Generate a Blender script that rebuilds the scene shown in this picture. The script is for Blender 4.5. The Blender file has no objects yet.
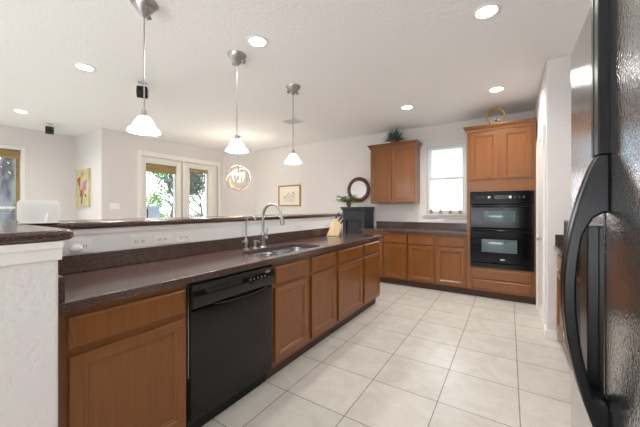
import bpy, bmesh, math, random
from mathutils import Vector, Matrix
S = bpy.context.scene
C = bpy.context.scene.collection
PI = math.pi

# ------------------------------------------------------------------ camera, world, light, exposure
cam_d = bpy.data.cameras.new('camera'); cam = bpy.data.objects.new('camera', cam_d); C.objects.link(cam)
cam_d.sensor_width = 36; cam_d.lens = 36*292/640; cam_d.shift_y = -5.5/640; cam_d.clip_start = .02
YAW = math.atan(189/292)
cam.location = (0, 0, 1.275); cam.rotation_euler = (PI/2, 0, YAW)
S.camera = cam
S.view_settings.view_transform = 'Standard'; S.view_settings.look = 'None'
S.view_settings.gamma = 1; S.view_settings.use_curve_mapping = False
S.view_settings.exposure = 1.08

world = bpy.data.worlds.new('sky'); S.world = world; world.use_nodes = True
wn = world.node_tree.nodes; wl = world.node_tree.links
bg = wn['Background']
tc = wn.new('ShaderNodeTexCoord'); sx = wn.new('ShaderNodeSeparateXYZ'); rp = wn.new('ShaderNodeValToRGB')
wl.new(tc.outputs['Generated'], sx.inputs[0]); wl.new(sx.outputs['Z'], rp.inputs[0]); wl.new(rp.outputs[0], bg.inputs[0])
rp.color_ramp.elements[0].color = (.93, .96, 1, 1); rp.color_ramp.elements[1].color = (.62, .8, 1, 1)
bg.inputs[1].default_value = 2.6

def lamp(kind, name, loc, power, color=(1, 1, 1), rot=(0, 0, 0), **kw):
    d = bpy.data.lights.new(name, kind); d.energy = power; d.color = color
    for k, v in kw.items(): setattr(d, k, v)
    o = bpy.data.objects.new(name, d); o.location = loc; o.rotation_euler = rot; C.objects.link(o); return o
# unseen daylight-tinted fill lamps, added to brighten the room and ceiling
lamp('AREA', 'fill_behind_camera', (-1.2, -2.9, 1.25), 108, (.9, .95, 1), (PI/2+1.0, 0, 0), shape='RECTANGLE', size=4.4, size_y=2.2)
lamp('AREA', 'fill_living_room', (-7.38, -1.2, 1.3), 30, (.92, .97, 1), (0, -PI/2-.6, 0), shape='RECTANGLE', size=1.6, size_y=2.4)
CAN_W = 16; WARM = (1, .99, .985)

# ------------------------------------------------------------------ materials
def srgb(r, g, b):
    f = lambda c: c/12.92 if c <= .04045 else ((c+.055)/1.055)**2.4
    return (f(r/255), f(g/255), f(b/255), 1)
def mat(name, col, rough=.5, metal=0, bump=None, var=None, ior=None, coat=0, emit=None, trans=0, spec=None):
    m = bpy.data.materials.new(name); m.use_nodes = True
    n = m.node_tree.nodes; l = m.node_tree.links; p = n['Principled BSDF']
    p.inputs['Base Color'].default_value = srgb(*col); p.inputs['Roughness'].default_value = rough
    p.inputs['Metallic'].default_value = metal
    if ior: p.inputs['IOR'].default_value = ior
    if coat: p.inputs['Coat Weight'].default_value = coat; p.inputs['Coat Roughness'].default_value = .22
    if trans: p.inputs['Transmission Weight'].default_value = trans
    if spec is not None: p.inputs['Specular IOR Level'].default_value = spec
    if emit: p.inputs['Emission Color'].default_value = srgb(*emit[:3]); p.inputs['Emission Strength'].default_value = emit[3]
    t = n.new('ShaderNodeTexCoord')
    if var:   # (other colour, scale xyz, contrast lo, hi)
        mp = n.new('ShaderNodeMapping'); mp.inputs['Scale'].default_value = var[1]
        l.new(t.outputs['Object'], mp.inputs[0])
        no = n.new('ShaderNodeTexNoise'); no.inputs['Scale'].default_value = 1; no.inputs['Detail'].default_value = 5
        l.new(mp.outputs[0], no.inputs[0])
        r = n.new('ShaderNodeValToRGB'); r.color_ramp.elements[0].position = var[2]; r.color_ramp.elements[1].position = var[3]
        r.color_ramp.elements[0].color = srgb(*col); r.color_ramp.elements[1].color = srgb(*var[0])
        l.new(no.outputs[0], r.inputs[0]); l.new(r.outputs[0], p.inputs['Base Color'])
    if bump:  # (scale, strength, distance)
        no = n.new('ShaderNodeTexNoise'); no.inputs['Scale'].default_value = bump[0]; no.inputs['Detail'].default_value = 3
        l.new(t.outputs['Object'], no.inputs[0])
        b = n.new('ShaderNodeBump'); b.inputs['Strength'].default_value = bump[1]; b.inputs['Distance'].default_value = bump[2]
        l.new(no.outputs[0], b.inputs['Height']); l.new(b.outputs[0], p.inputs['Normal'])
    return m
M = {}
M['wall'] = mat('cream_wall_paint', (225, 220, 217), .75, bump=(48, .7, .007))
M['ceiling'] = mat('textured_ceiling_paint', (245, 243, 242), .8, bump=(38, .6, .006))
M['island_wall'] = mat('off_white_wall_paint', (242, 242, 240), .6, bump=(55, .25, .003))
M['white'] = mat('white_semigloss_paint', (240, 237, 232), .35)
M['plastic'] = mat('white_plastic', (244, 243, 240), .3)
M['wood'] = mat('stained_maple', (115, 66, 20), .3, var=((127, 75, 25), (60, 60, 3), .3, .7), coat=.2)
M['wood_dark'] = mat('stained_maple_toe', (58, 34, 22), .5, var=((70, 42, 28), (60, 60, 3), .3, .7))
M['black'] = mat('black_appliance', (12, 12, 12), .14, spec=.4)
M['oven_black'] = mat('black_oven_enamel', (5, 5, 7), .12, spec=.25)
M['handle_black'] = mat('black_handle', (12, 12, 14), .3, spec=.35)
M['black_soft'] = mat('black_plastic', (20, 20, 22), .32)
M['black_gap'] = mat('matte_black_liner', (8, 8, 8), .7)  # plain matte black for chassis, kick plates, gaps, slots and grilles
M['furn'] = mat('black_painted_wood', (28, 32, 40), .4)
M['nickel'] = mat('brushed_nickel', (172, 170, 168), .3, 1)
M['steel'] = mat('stainless_steel', (200, 202, 206), .2, 1)
M['steel_edge'] = mat('stainless_trim', (205, 205, 205), .3, 1)
M['oven_glass'] = mat('oven_window_glass', (82, 100, 102), .06, coat=.5)  # teal-grey base colour stands in for reflections of bright windows
M['grey_print'] = mat('pale_grey_print', (205, 207, 210), .4)
M['gold'] = mat('gold_metal', (198, 160, 84), .3, 1)
M['gold_frame'] = mat('gold_leaf_frame', (170, 132, 70), .45, .4)
M['mirror'] = mat('mirror_glass', (235, 235, 235), .03, 1)
M['mahogany'] = mat('carved_dark_wood', (104, 58, 44), .4, var=((78, 42, 32), (30, 30, 30), .4, .6))
M['leaf'] = mat('green_leaf', (112, 134, 56), .5, var=((164, 178, 92), (9, 9, 9), .35, .65))
M['leaf_dark'] = mat('dusty_green_leaf', (52, 84, 66), .5, var=((88, 116, 96), (9, 9, 9), .35, .65))
M['leaf_out'] = mat('light_green_tree_leaf', (108, 150, 70), .6, var=((160, 196, 120), (3, 3, 3), .35, .65))  # light green leaf tone, varied at random
M['bark'] = mat('grey_bark', (58, 56, 58), .9, var=((118, 118, 122), (6, 6, 2), .4, .6), bump=(20, .8, .02))
M['pot'] = mat('woven_pot', (96, 82, 60), .7)
M['block'] = mat('pale_maple_block', (226, 200, 158), .45, var=((214, 186, 142), (30, 30, 3), .4, .6))
M['bamboo'] = mat('woven_bamboo', (140, 116, 72), .7, var=((170, 146, 98), (2, 2, 120), .45, .55))
M['curtain'] = mat('sheer_white_fabric', (246, 242, 234), .8)
M['glow'] = mat('frosted_glass_shade', (255, 252, 246), .35, emit=(255, 248, 238, .75))
M['bulb'] = mat('lit_bulb', (255, 255, 255), .4, emit=(255, 240, 214, 5))
M['can_lens'] = mat('lit_downlight_lens', (255, 255, 255), .4, emit=(255, 250, 240, 9))
M['grass'] = mat('grass', (112, 130, 80), .9, var=((140, 150, 100), (4, 4, 4), .4, .6))
M['stucco_out'] = mat('outdoor_stucco', (226, 222, 214), .9)
M['ac'] = mat('pale_blue_grey_metal', (168, 176, 196), .5)
M['paper'] = mat('ivory_art_paper', (238, 230, 212), .7)
M['sage'] = mat('pale_sage_canvas', (192, 184, 132), .7, var=((214, 204, 160), (6, 6, 6), .4, .65))
M['petal_red'] = mat('crimson_petal', (176, 62, 78), .7)
M['petal_pink'] = mat('mauve_petal', (190, 120, 160), .7)
M['stem'] = mat('green_paint', (96, 128, 70), .7)
M['ceramic'] = mat('cream_ceramic', (226, 214, 192), .3)
M['terracotta'] = mat('tan_ceramic', (186, 142, 100), .5)
M['lcd'] = mat('dim_display', (30, 44, 52), .1, coat=.4)

def glass(name, tint=(1, 1, 1), gloss=.06):
    m = bpy.data.materials.new(name); m.use_nodes = True
    n = m.node_tree.nodes; l = m.node_tree.links; n.remove(n['Principled BSDF'])
    t = n.new('ShaderNodeBsdfTransparent'); t.inputs[0].default_value = (*tint, 1)
    g = n.new('ShaderNodeBsdfGlossy'); g.inputs['Roughness'].default_value = .02
    x = n.new('ShaderNodeMixShader'); x.inputs[0].default_value = gloss
    l.new(t.outputs[0], x.inputs[1]); l.new(g.outputs[0], x.inputs[2]); l.new(x.outputs[0], n['Material Output'].inputs[0])
    return m
M['pane'] = glass('window_glass')
def frosted():
    m = bpy.data.materials.new('frosted_window_film'); m.use_nodes = True
    n = m.node_tree.nodes; l = m.node_tree.links; n.remove(n['Principled BSDF'])
    t = n.new('ShaderNodeBsdfTransparent'); d = n.new('ShaderNodeBsdfTranslucent'); d.inputs[0].default_value = (.60, .66, .70, 1)
    x = n.new('ShaderNodeMixShader'); x.inputs[0].default_value = .93
    l.new(t.outputs[0], x.inputs[1]); l.new(d.outputs[0], x.inputs[2]); l.new(x.outputs[0], n['Material Output'].inputs[0])
    return m
M['film'] = frosted()

def granite():
    m = bpy.data.materials.new('dark_brown_granite'); m.use_nodes = True
    n = m.node_tree.nodes; l = m.node_tree.links; p = n['Principled BSDF']; p.inputs['Roughness'].default_value = .17
    p.inputs['Specular IOR Level'].default_value = .65
    t = n.new('ShaderNodeTexCoord'); v = n.new('ShaderNodeTexVoronoi'); v.inputs['Scale'].default_value = 330
    l.new(t.outputs['Object'], v.inputs[0])
    sp = n.new('ShaderNodeSeparateColor'); l.new(v.outputs['Color'], sp.inputs[0])
    r = n.new('ShaderNodeValToRGB'); e = r.color_ramp
    e.elements[0].position = 0; e.elements[0].color = srgb(56, 42, 38)
    e.elements[1].position = 1; e.elements[1].color = srgb(120, 98, 88)
    a = e.elements.new(.5); a.color = srgb(74, 54, 49); b = e.elements.new(.82); b.color = srgb(88, 67, 60)
    l.new(sp.outputs[0], r.inputs[0]); l.new(r.outputs[0], p.inputs['Base Color'])
    return m
M['granite'] = granite()

def tile():
    m = bpy.data.materials.new('beige_ceramic_tile'); m.use_nodes = True
    n = m.node_tree.nodes; l = m.node_tree.links; p = n['Principled BSDF']; p.inputs['Roughness'].default_value = .27
    g = n.new('ShaderNodeNewGeometry'); mp = n.new('ShaderNodeMapping'); mp.inputs['Location'].default_value = (-.056+4.52, -2.035+4.52, 0)
    l.new(g.outputs['Position'], mp.inputs[0])
    b = n.new('ShaderNodeTexBrick'); b.offset = 0; b.squash = 1
    for k, v in dict(Scale=1, **{'Mortar Size': .0035, 'Mortar Smooth': .2, 'Brick Width': .452, 'Row Height': .452, 'Bias': 0}).items(): b.inputs[k].default_value = v
    b.inputs['Color1'].default_value = srgb(203, 198, 189); b.inputs['Color2'].default_value = srgb(197, 192, 182)
    b.inputs['Mortar'].default_value = srgb(140, 132, 120)
    l.new(mp.outputs[0], b.inputs[0])
    no = n.new('ShaderNodeTexNoise'); no.inputs['Scale'].default_value = 6; no.inputs['Detail'].default_value = 10; no.inputs['Roughness'].default_value = .72; no.inputs['Distortion'].default_value = .6
    l.new(g.outputs['Position'], no.inputs[0])
    r = n.new('ShaderNodeValToRGB'); r.color_ramp.elements[0].position = .36; r.color_ramp.elements[1].position = .6
    r.color_ramp.elements[0].color = (.85, .83, .79, 1); r.color_ramp.elements[1].color = (1, 1, 1, 1)
    l.new(no.outputs[0], r.inputs[0])
    x = n.new('ShaderNodeMix'); x.data_type = 'RGBA'; x.blend_type = 'MULTIPLY'; x.inputs[0].default_value = .8
    l.new(b.outputs['Color'], x.inputs[6]); l.new(r.outputs[0], x.inputs[7]); l.new(x.outputs[2], p.inputs['Base Color'])
    bp = n.new('ShaderNodeBump'); bp.inputs['Strength'].default_value = .4; bp.inputs['Distance'].default_value = .002; bp.invert = True
    l.new(b.outputs['Fac'], bp.inputs['Height']); l.new(bp.outputs[0], p.inputs['Normal'])
    return m
M['tile'] = tile()

def fridge_skin():
    m = bpy.data.materials.new('pebbled_black_steel'); m.use_nodes = True
    n = m.node_tree.nodes; l = m.node_tree.links; p = n['Principled BSDF']
    p.inputs['Base Color'].default_value = srgb(178, 177, 178); p.inputs['Metallic'].default_value = .95; p.inputs['Roughness'].default_value = .14
    t = n.new('ShaderNodeTexCoord'); v = n.new('ShaderNodeTexNoise'); v.inputs['Scale'].default_value = 170; v.inputs['Detail'].default_value = 1
    l.new(t.outputs['Object'], v.inputs[0])
    b = n.new('ShaderNodeBump'); b.inputs['Strength'].default_value = .35; b.inputs['Distance'].default_value = .002
    l.new(v.outputs[0], b.inputs['Height']); l.new(b.outputs[0], p.inputs['Normal'])
    return m
M['fridge'] = fridge_skin()

# ------------------------------------------------------------------ mesh helpers
class MB:
    def __init__(s): s.b = bmesh.new()
    def box(s, x0, x1, y0, y1, z0, z1):
        v = [s.b.verts.new(p) for p in ((x0,y0,z0),(x1,y0,z0),(x1,y1,z0),(x0,y1,z0),(x0,y0,z1),(x1,y0,z1),(x1,y1,z1),(x0,y1,z1))]
        for f in ((0,3,2,1),(4,5,6,7),(0,1,5,4),(1,2,6,5),(2,3,7,6),(3,0,4,7)): s.b.faces.new([v[i] for i in f])
        return s
    def prism(s, poly, z0, z1, axis='z'):
        def P(a, c, h): return {'z': (a, c, h), 'x': (h, a, c), 'y': (a, h, c)}[axis]
        lo = [s.b.verts.new(P(a, c, z0)) for a, c in poly]; hi = [s.b.verts.new(P(a, c, z1)) for a, c in poly]
        s.b.faces.new(lo[::-1]); s.b.faces.new(hi); n = len(poly)
        for i in range(n): s.b.faces.new((lo[i], lo[(i+1) % n], hi[(i+1) % n], hi[i]))
        return s
    def tube(s, pts, r, seg=10, cap=True, flat=1.0):
        pts = [Vector(p) for p in pts]; n = len(pts); rs = r if isinstance(r, (list, tuple)) else [r]*n
        rings = []; up = None
        for i, p in enumerate(pts):
            t = (pts[min(i+1, n-1)]-pts[max(i-1, 0)]).normalized()
            if up is None: up = Vector((0, 0, 1)) if abs(t.z) < .9 else Vector((1, 0, 0))
            a = t.cross(up).normalized(); b = a.cross(t).normalized(); up = b
            rings.append([s.b.verts.new(p+(a*math.cos(2*PI*k/seg)+b*math.sin(2*PI*k/seg)*flat)*rs[i]) for k in range(seg)])
        for i in range(n-1):
            for k in range(seg): s.b.faces.new((rings[i][k], rings[i][(k+1) % seg], rings[i+1][(k+1) % seg], rings[i+1][k]))
        if cap: s.b.faces.new(rings[0][::-1]); s.b.faces.new(rings[-1])
        return s
    def lathe(s, prof, c=(0, 0, 0), seg=24, m=None, close=False):
        m = m or Matrix.Identity(4); rings = []
        for r, z in prof:
            rings.append([s.b.verts.new(Vector(c)+(m @ Vector((max(r, 1e-4)*math.cos(2*PI*k/seg), max(r, 1e-4)*math.sin(2*PI*k/seg), z)))) for k in range(seg)])
        N = len(rings)
        for i in range(N if close else N-1):
            for k in range(seg): s.b.faces.new((rings[i][k], rings[i][(k+1) % seg], rings[(i+1) % N][(k+1) % seg], rings[(i+1) % N][k]))
        if not close:
            s.b.faces.new(rings[0][::-1]); s.b.faces.new(rings[-1])
        return s
    def ring(s, c, R, r, m=None, seg=32, k=8, flat=1):
        return s.lathe([(R+r*math.cos(2*PI*i/k), flat*r*math.sin(2*PI*i/k)) for i in range(k)], c, seg, m, True)
    def ball(s, c, rx, ry=None, rz=None, seg=16):
        ry = ry or rx; rz = rz or rx
        r = bmesh.ops.create_uvsphere(s.b, u_segments=seg, v_segments=max(6, seg//2), radius=1)
        for v in r['verts']: v.co = Vector((v.co.x*rx+c[0], v.co.y*ry+c[1], v.co.z*rz+c[2]))
        return s
    def front(s, x0, x1, z0, z1, prof, back=0.0):
        """panel facing -Y: prof = list of (inset, y); closed to the back plane"""
        P = [(0, back)]+list(prof); rings = []
        for d, y in P:
            rings.append([s.b.verts.new(p) for p in ((x0+d, y, z0+d), (x1-d, y, z0+d), (x1-d, y, z1-d), (x0+d, y, z1-d))])
        for a, b in zip(rings, rings[1:]):
            for k in range(4): s.b.faces.new((a[k], a[(k+1) % 4], b[(k+1) % 4], b[k]))
        s.b.faces.new(rings[0][::-1]); s.b.faces.new(rings[-1]); return s
    def leaf(s, p, d, w, L, droop=.2, up=Vector((0, 0, 1))):
        p = Vector(p); d = Vector(d).normalized(); a = d.cross(up)
        a = a.normalized() if a.length > 1e-3 else Vector((1, 0, 0))
        m1 = p+d*L*.45-up*L*droop*.2; t = p+d*L-up*L*droop
        v = [s.b.verts.new(q) for q in (p, m1+a*w, t, m1-a*w)]
        s.b.faces.new(v); return s
def wloc(o):
    v = Vector((0, 0, 0))
    while o: v += o.location; o = o.parent
    return v
def obj(name, mb, m, parent=None, world=False, bevel=0, seg=2, smooth=35, solid=0, at=None):
    me = bpy.data.meshes.new(name); bm = mb.b
    bmesh.ops.recalc_face_normals(bm, faces=bm.faces[:])
    if world and parent is not None: bmesh.ops.translate(bm, verts=bm.verts[:], vec=-wloc(parent))
    if at is not None: bmesh.ops.translate(bm, verts=bm.verts[:], vec=-Vector(at))
    bm.to_mesh(me); bm.free()
    me.materials.append(M[m] if isinstance(m, str) else m)
    if smooth:
        me.shade_smooth(); me.set_sharp_from_angle(angle=math.radians(smooth))
    o = bpy.data.objects.new(name, me); C.objects.link(o)
    if parent is not None: o.parent = parent
    if at is not None: o.location = at
    if solid:
        k = o.modifiers.new('solid', 'SOLIDIFY'); k.thickness = solid
    if bevel:
        k = o.modifiers.new('bevel', 'BEVEL'); k.width = bevel; k.segments = seg; k.limit_method = 'ANGLE'; k.angle_limit = math.radians(40)
        k.harden_normals = bool(smooth)
    return o
def tag(o, label, cat, group=None, kind=None):
    if label: o['label'] = label
    if cat: o['category'] = cat
    if group: o['group'] = group
    if kind: o['kind'] = kind
    return o
def thing(name, label, cat, loc=(0, 0, 0), rotz=0, group=None):
    o = bpy.data.objects.new(name, None); o.empty_display_size = .05; C.objects.link(o)
    o.location = loc; o.rotation_euler = (0, 0, rotz); return tag(o, label, cat, group)
def struct(name, mb, m, label=None, parent=None, **k):
    o = obj(name, mb, m, parent, world=parent is not None, **k)
    if parent is None: o['kind'] = 'structure'
    if label: o['label'] = label
    return o
def sroot(name, label, loc):
    o = bpy.data.objects.new(name, None); C.objects.link(o); o.location = loc; o['kind'] = 'structure'; o['label'] = label; return o
def tree_copy(o, loc, rotz=None, label=None, parent=None, power=None):
    c = o.copy()
    if o.type == 'LIGHT' and power: c.data = o.data.copy(); c.data.energy *= power
    C.objects.link(c); c.parent = parent
    if parent is None:
        c.location = loc
        if rotz is not None: c.rotation_euler = (0, 0, rotz)
        if label: c['label'] = label
    for ch in list(o.children): tree_copy(ch, None, parent=c, power=power)
    return c

# ------------------------------------------------------------------ room shell
H = 2.73
struct('floor', MB().box(-7.6, 1.2, -3.1, 5.55, -.1, 0), 'tile', 'beige square ceramic tile floor with thin darker grout lines', smooth=0)
struct('ceiling', MB().box(-7.6, 1.2, -3.1, 5.55, H, H+.1), 'ceiling', 'off-white ceiling with knockdown texture', smooth=0)
WX0, WX1, WZ0, WZ1 = -1.235, -.605, 1.17, 2.37
w = MB().box(-5.49, WX0, 5.4, 5.55, 0, H).box(WX1, 1.2, 5.4, 5.55, 0, H).box(WX0, WX1, 5.4, 5.55, 0, WZ0).box(WX0, WX1, 5.4, 5.55, WZ1, H)
struct('wall_back', w, 'wall', 'cream kitchen wall behind the wall ovens and window', smooth=0)
struct('wall_chamfer', MB().prism([(-6.2, 4.96), (-5.49, 5.4), (-5.49, 5.55), (-6.35, 5.55), (-6.35, 4.96)], 0, H), 'wall', 'short angled cream wall in the dining nook corner', smooth=0)
DY0, DY1, DZ = 2.98, 4.80, 2.33
w = MB().box(-6.35, -6.2, 2.44, DY0, 0, H).box(-6.35, -6.2, DY1, 4.96, 0, H).box(-6.35, -6.2, DY0, DY1, DZ, H)
struct('wall_nook', w, 'wall', 'cream dining nook wall holding the glazed doors', smooth=0)
struct('wall_painting', MB().box(-7.43, -6.2, 2.29, 2.44, 0, H), 'wall', 'short cream wall that carries the flower painting', smooth=0)
LY0, LY1, LZ0, LZ1 = .55, 1.5, .98, 2.32
w = MB().box(-7.58, -7.43, LY1, 2.44, 0, H).box(-7.58, -7.43, -3.1, LY0, 0, H).box(-7.58, -7.43, LY0, LY1, 0, LZ0).box(-7.58, -7.43, LY0, LY1, LZ1, H)
struct('wall_left', w, 'wall', 'cream living room wall with the tree window', smooth=0)
struct('wall_front', MB().box(-7.43, 1.2, -3.1, -2.95, 0, H), 'wall', smooth=0)
struct('wall_right', MB().box(1.05, 1.2, -2.95, 3.6, 0, H), 'wall', smooth=0)
struct('wall_pantry', MB().box(.31, 1.2, 3.6, 5.4, 0, H), 'wall', 'cream pantry wall beside the wall oven cabinet', smooth=0, bevel=.012, seg=3)
# half wall carrying the raised bar
struct('wall_island', MB().box(-2.16, -2.04, .378, 3.70, 0, 1.155), 'island_wall', 'low wall behind the sink counter under the raised bar', smooth=0)
struct('wall_return', MB().prism([(-2.16, -.6), (-1.38, -.6), (-1.38, .378), (-2.16, .378)], 0, 1.155), 'wall', 'textured cream end of the half wall at the left edge', smooth=0, bevel=.012, seg=3)
tr = MB()
tr.prism([(.0, 1.085), (.008, 1.088), (.012, 1.10), (.012, 1.125), (.022, 1.132), (.022, 1.155), (-.002, 1.155), (-.002, 1.085)], -.6, .384, 'y')
for v in tr.b.verts: v.co.x -= 1.38
struct('trim_1', tr, 'white', 'white stepped moulding under the end of the raised bar')
tr = MB().box(-2.04, -2.03, .39, 3.70, 1.125, 1.155)
struct('trim_2', tr, 'white', 'thin white strip under the long bar top')
# baseboards
for nm, b in (('baseboard_back', (-5.49, -2.80, 5.385, 5.4)), ('baseboard_nook', (-6.2, -6.185, 2.44, 2.88)), ('baseboard_left', (-7.43, -7.415, -2.95, 2.29)), ('baseboard_painting', (-7.415, -6.2, 2.275, 2.29))):
    struct(nm, MB().box(*b, 0, .1), 'white', smooth=0)
struct('baseboard_pantry', MB().box(.296, .31, 3.586, 3.74, 0, .09).box(.31, .39, 3.586, 3.6, 0, .09), 'white', 'white baseboard wrapping the pantry wall corner', bevel=.003)
# pantry door on the side of the pantry wall
d = sroot('door_3', 'white pantry door frame seen edge-on beside the wall ovens', (.31, 4.2, 0))
struct('door_casing', MB().box(.292, .309, 3.75, 3.83, 0, 2.12).box(.292, .309, 4.58, 4.66, 0, 2.12).box(.292, .309, 3.83, 4.58, 2.04, 2.12), 'white', None, d, bevel=.003)
struct('door_panel', MB().box(.30, .309, 3.83, 4.58, .01, 2.04), 'white', None, d, smooth=0)
struct('door_knob', MB().tube([(.30, 3.90, .95), (.27, 3.90, .95)], .012).ball((.262, 3.90, .95), .014, .026, .026), 'nickel', None, d)

# ------------------------------------------------------------------ windows and glazed doors
def sash_x(mb, x0, x1, y, z0, z1, f, t=.03):
    mb.box(x0, x0+f, y, y+t, z0, z1).box(x1-f, x1, y, y+t, z0, z1).box(x0+f, x1-f, y, y+t, z0, z0+f).box(x0+f, x1-f, y, y+t, z1-f, z1)
w1 = sroot('window_1', 'single-hung kitchen window with white frame and sill', (-.92, 5.4, WZ0))
fr = MB(); sash_x(fr, WX0, WX1, 5.49, WZ0, WZ1, .03, .05); struct('window_frame', fr, 'white', None, w1, bevel=.003)
mid = (WZ0+WZ1)/2+.02
fr = MB(); sash_x(fr, WX0+.03, WX1-.03, 5.50, mid-.02, WZ1-.03, .03); struct('upper_sash', fr, 'white', None, w1)
fr = MB(); sash_x(fr, WX0+.03, WX1-.03, 5.46, WZ0+.03, mid+.02, .035); struct('lower_sash', fr, 'white', None, w1)
struct('upper_pane', MB().box(WX0+.06, WX1-.06, 5.512, 5.518, mid+.01, WZ1-.06), 'film', 'pale frosted upper pane', w1, smooth=0)
struct('lower_pane', MB().box(WX0+.065, WX1-.065, 5.472, 5.478, WZ0+.065, mid-.015), 'pane', None, w1, smooth=0)
struct('window_sill', MB().box(WX0-.05, WX1+.03, 5.345, 5.46, WZ0-.022, WZ0).box(WX0-.03, WX1+.01, 5.385, 5.4, WZ0-.07, WZ0-.022), 'white', None, w1, bevel=.004)

w2 = sroot('window_2', 'white-framed living room window looking onto a tree trunk', (-7.43, 1.02, LZ0))
fr = MB()
for a in ((-7.45, -7.415, LY0-.05, LY0, LZ0-.05, LZ1+.05), (-7.45, -7.415, LY1, LY1+.05, LZ0-.05, LZ1+.05), (-7.45, -7.415, LY0, LY1, LZ1, LZ1+.05), (-7.47, -7.39, LY0-.07, LY1+.07, LZ0-.04, LZ0),
          (-7.53, -7.50, LY0, LY0+.04, LZ0, LZ1), (-7.53, -7.50, LY1-.02, LY1, LZ0, LZ1), (-7.53, -7.50, LY0, LY1, LZ0, LZ0+.04), (-7.53, -7.50, LY0, LY1, LZ1-.04, LZ1), (-7.53, -7.50, LY0, LY1, 1.26, 1.30)): fr.box(*a)
struct('window_frame', fr, 'white', None, w2, bevel=.003)
struct('window_pane', MB().box(-7.518, -7.512, LY0+.04, LY1-.04, LZ0+.04, LZ1-.04), 'pane', None, w2, smooth=0)
bl = thing('window_shade', 'woven tan roman shade pulled up at the living room window', 'window shade', (-7.46, 1.02, 2.1))
obj('shade_fold', MB().box(-7.48, -7.45, LY0+.02, LY1-.01, 2.20, 2.315).box(-7.475, -7.445, LY0+.02, LY1-.01, 2.16, 2.21), 'bamboo', bl, True, bevel=.008)
obj('shade_edge', MB().box(-7.475, -7.46, LY1-.065, LY1-.012, 1.0, 2.16), 'bamboo', bl, True)

# pair of glazed doors
dd = sroot('trim_3', 'white casing around the pair of glazed nook doors', (-6.2, 3.89, 0))
fr = MB().box(-6.215, -6.18, 2.89, 2.98, 0, 2.43).box(-6.215, -6.18, 4.80, 4.88, 0, 2.43).box(-6.215, -6.18, 2.98, 4.80, 2.33, 2.43).box(-6.30, -6.17, 3.85, 3.90, 0, 2.33)
struct('door_casing', fr, 'white', None, dd, bevel=.004)
def glazed_door(n, y0, y1, g0, g1, label):
    r = sroot('door_%d' % n, label, (-6.24, (y0+y1)/2, 0))
    z0, z1 = .28, 2.17
    fr = MB().box(-6.27, -6.225, y0, g0, .01, 2.325).box(-6.27, -6.225, g1, y1, .01, 2.325).box(-6.27, -6.225, g0, g1, .01, z0).box(-6.27, -6.225, g0, g1, z1, 2.325)
    struct('door_leaf', fr, 'white', None, r, smooth=0)
    bd = MB()
    for a in ((g0-.02, g0, z0, z1), (g1, g1+.02, z0, z1), (g0-.02, g1+.02, z1, z1+.02), (g0-.02, g1+.02, z0-.02, z0)): bd.box(-6.225, -6.21, *a)
    struct('glass_bead', bd, 'white', None, r, bevel=.003)
    struct('door_pane', MB().box(-6.25, -6.245, g0, g1, z0, z1), 'pane', None, r, smooth=0)
    struct('door_handle', MB().tube([(-6.225, y0+.06, .98), (-6.17, y0+.06, .98), (-6.17, y0+.17, .98)], .01), 'nickel', None, r)
    return r
glazed_door(1, 2.985, 3.845, 3.08, 3.68, 'white glazed door on the left of the nook pair')
glazed_door(2, 3.905, 4.795, 4.04, 4.49, 'white glazed door on the right of the nook pair')
for y0, y1, z0, lab in ((3.07, 3.69, 2.02, 'short woven bamboo valance at the top of the left nook door'), (4.03, 4.50, 2.11, 'short woven bamboo valance at the top of the right nook door')):
    t = thing('bamboo_valance', lab, 'window shade', (-6.2, (y0+y1)/2, z0), group='bamboo valances on the nook doors')
    mb = MB().box(-6.208, -6.19, y0, y1, z0, 2.17)
    obj('woven_panel', mb, 'bamboo', t, True, bevel=.004)
    obj('head_rail', MB().box(-6.208, -6.18, y0-.005, y1+.005, 2.17, 2.195), 'bamboo', t, True, bevel=.004)
for y0, y1, lab in ((3.70, 3.83, 'narrow white sheer panel beside the left nook door glass'), (4.52, 4.68, 'narrow white sheer panel beside the right nook door glass')):
    poly = []; k = 14
    for i in range(k+1): poly.append((-6.185+.012*math.sin(i*1.7), y0+(y1-y0)*i/k))
    for i in range(k, -1, -1): poly.append((-6.190+.012*math.sin(i*1.7), y0+(y1-y0)*i/k))
    tag(obj('sheer_curtain', MB().prism(poly, .4, 2.24), 'curtain', at=(-6.187, (y0+y1)/2, 1.3), smooth=60), lab, 'curtain', 'sheer panels on the nook doors')

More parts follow.
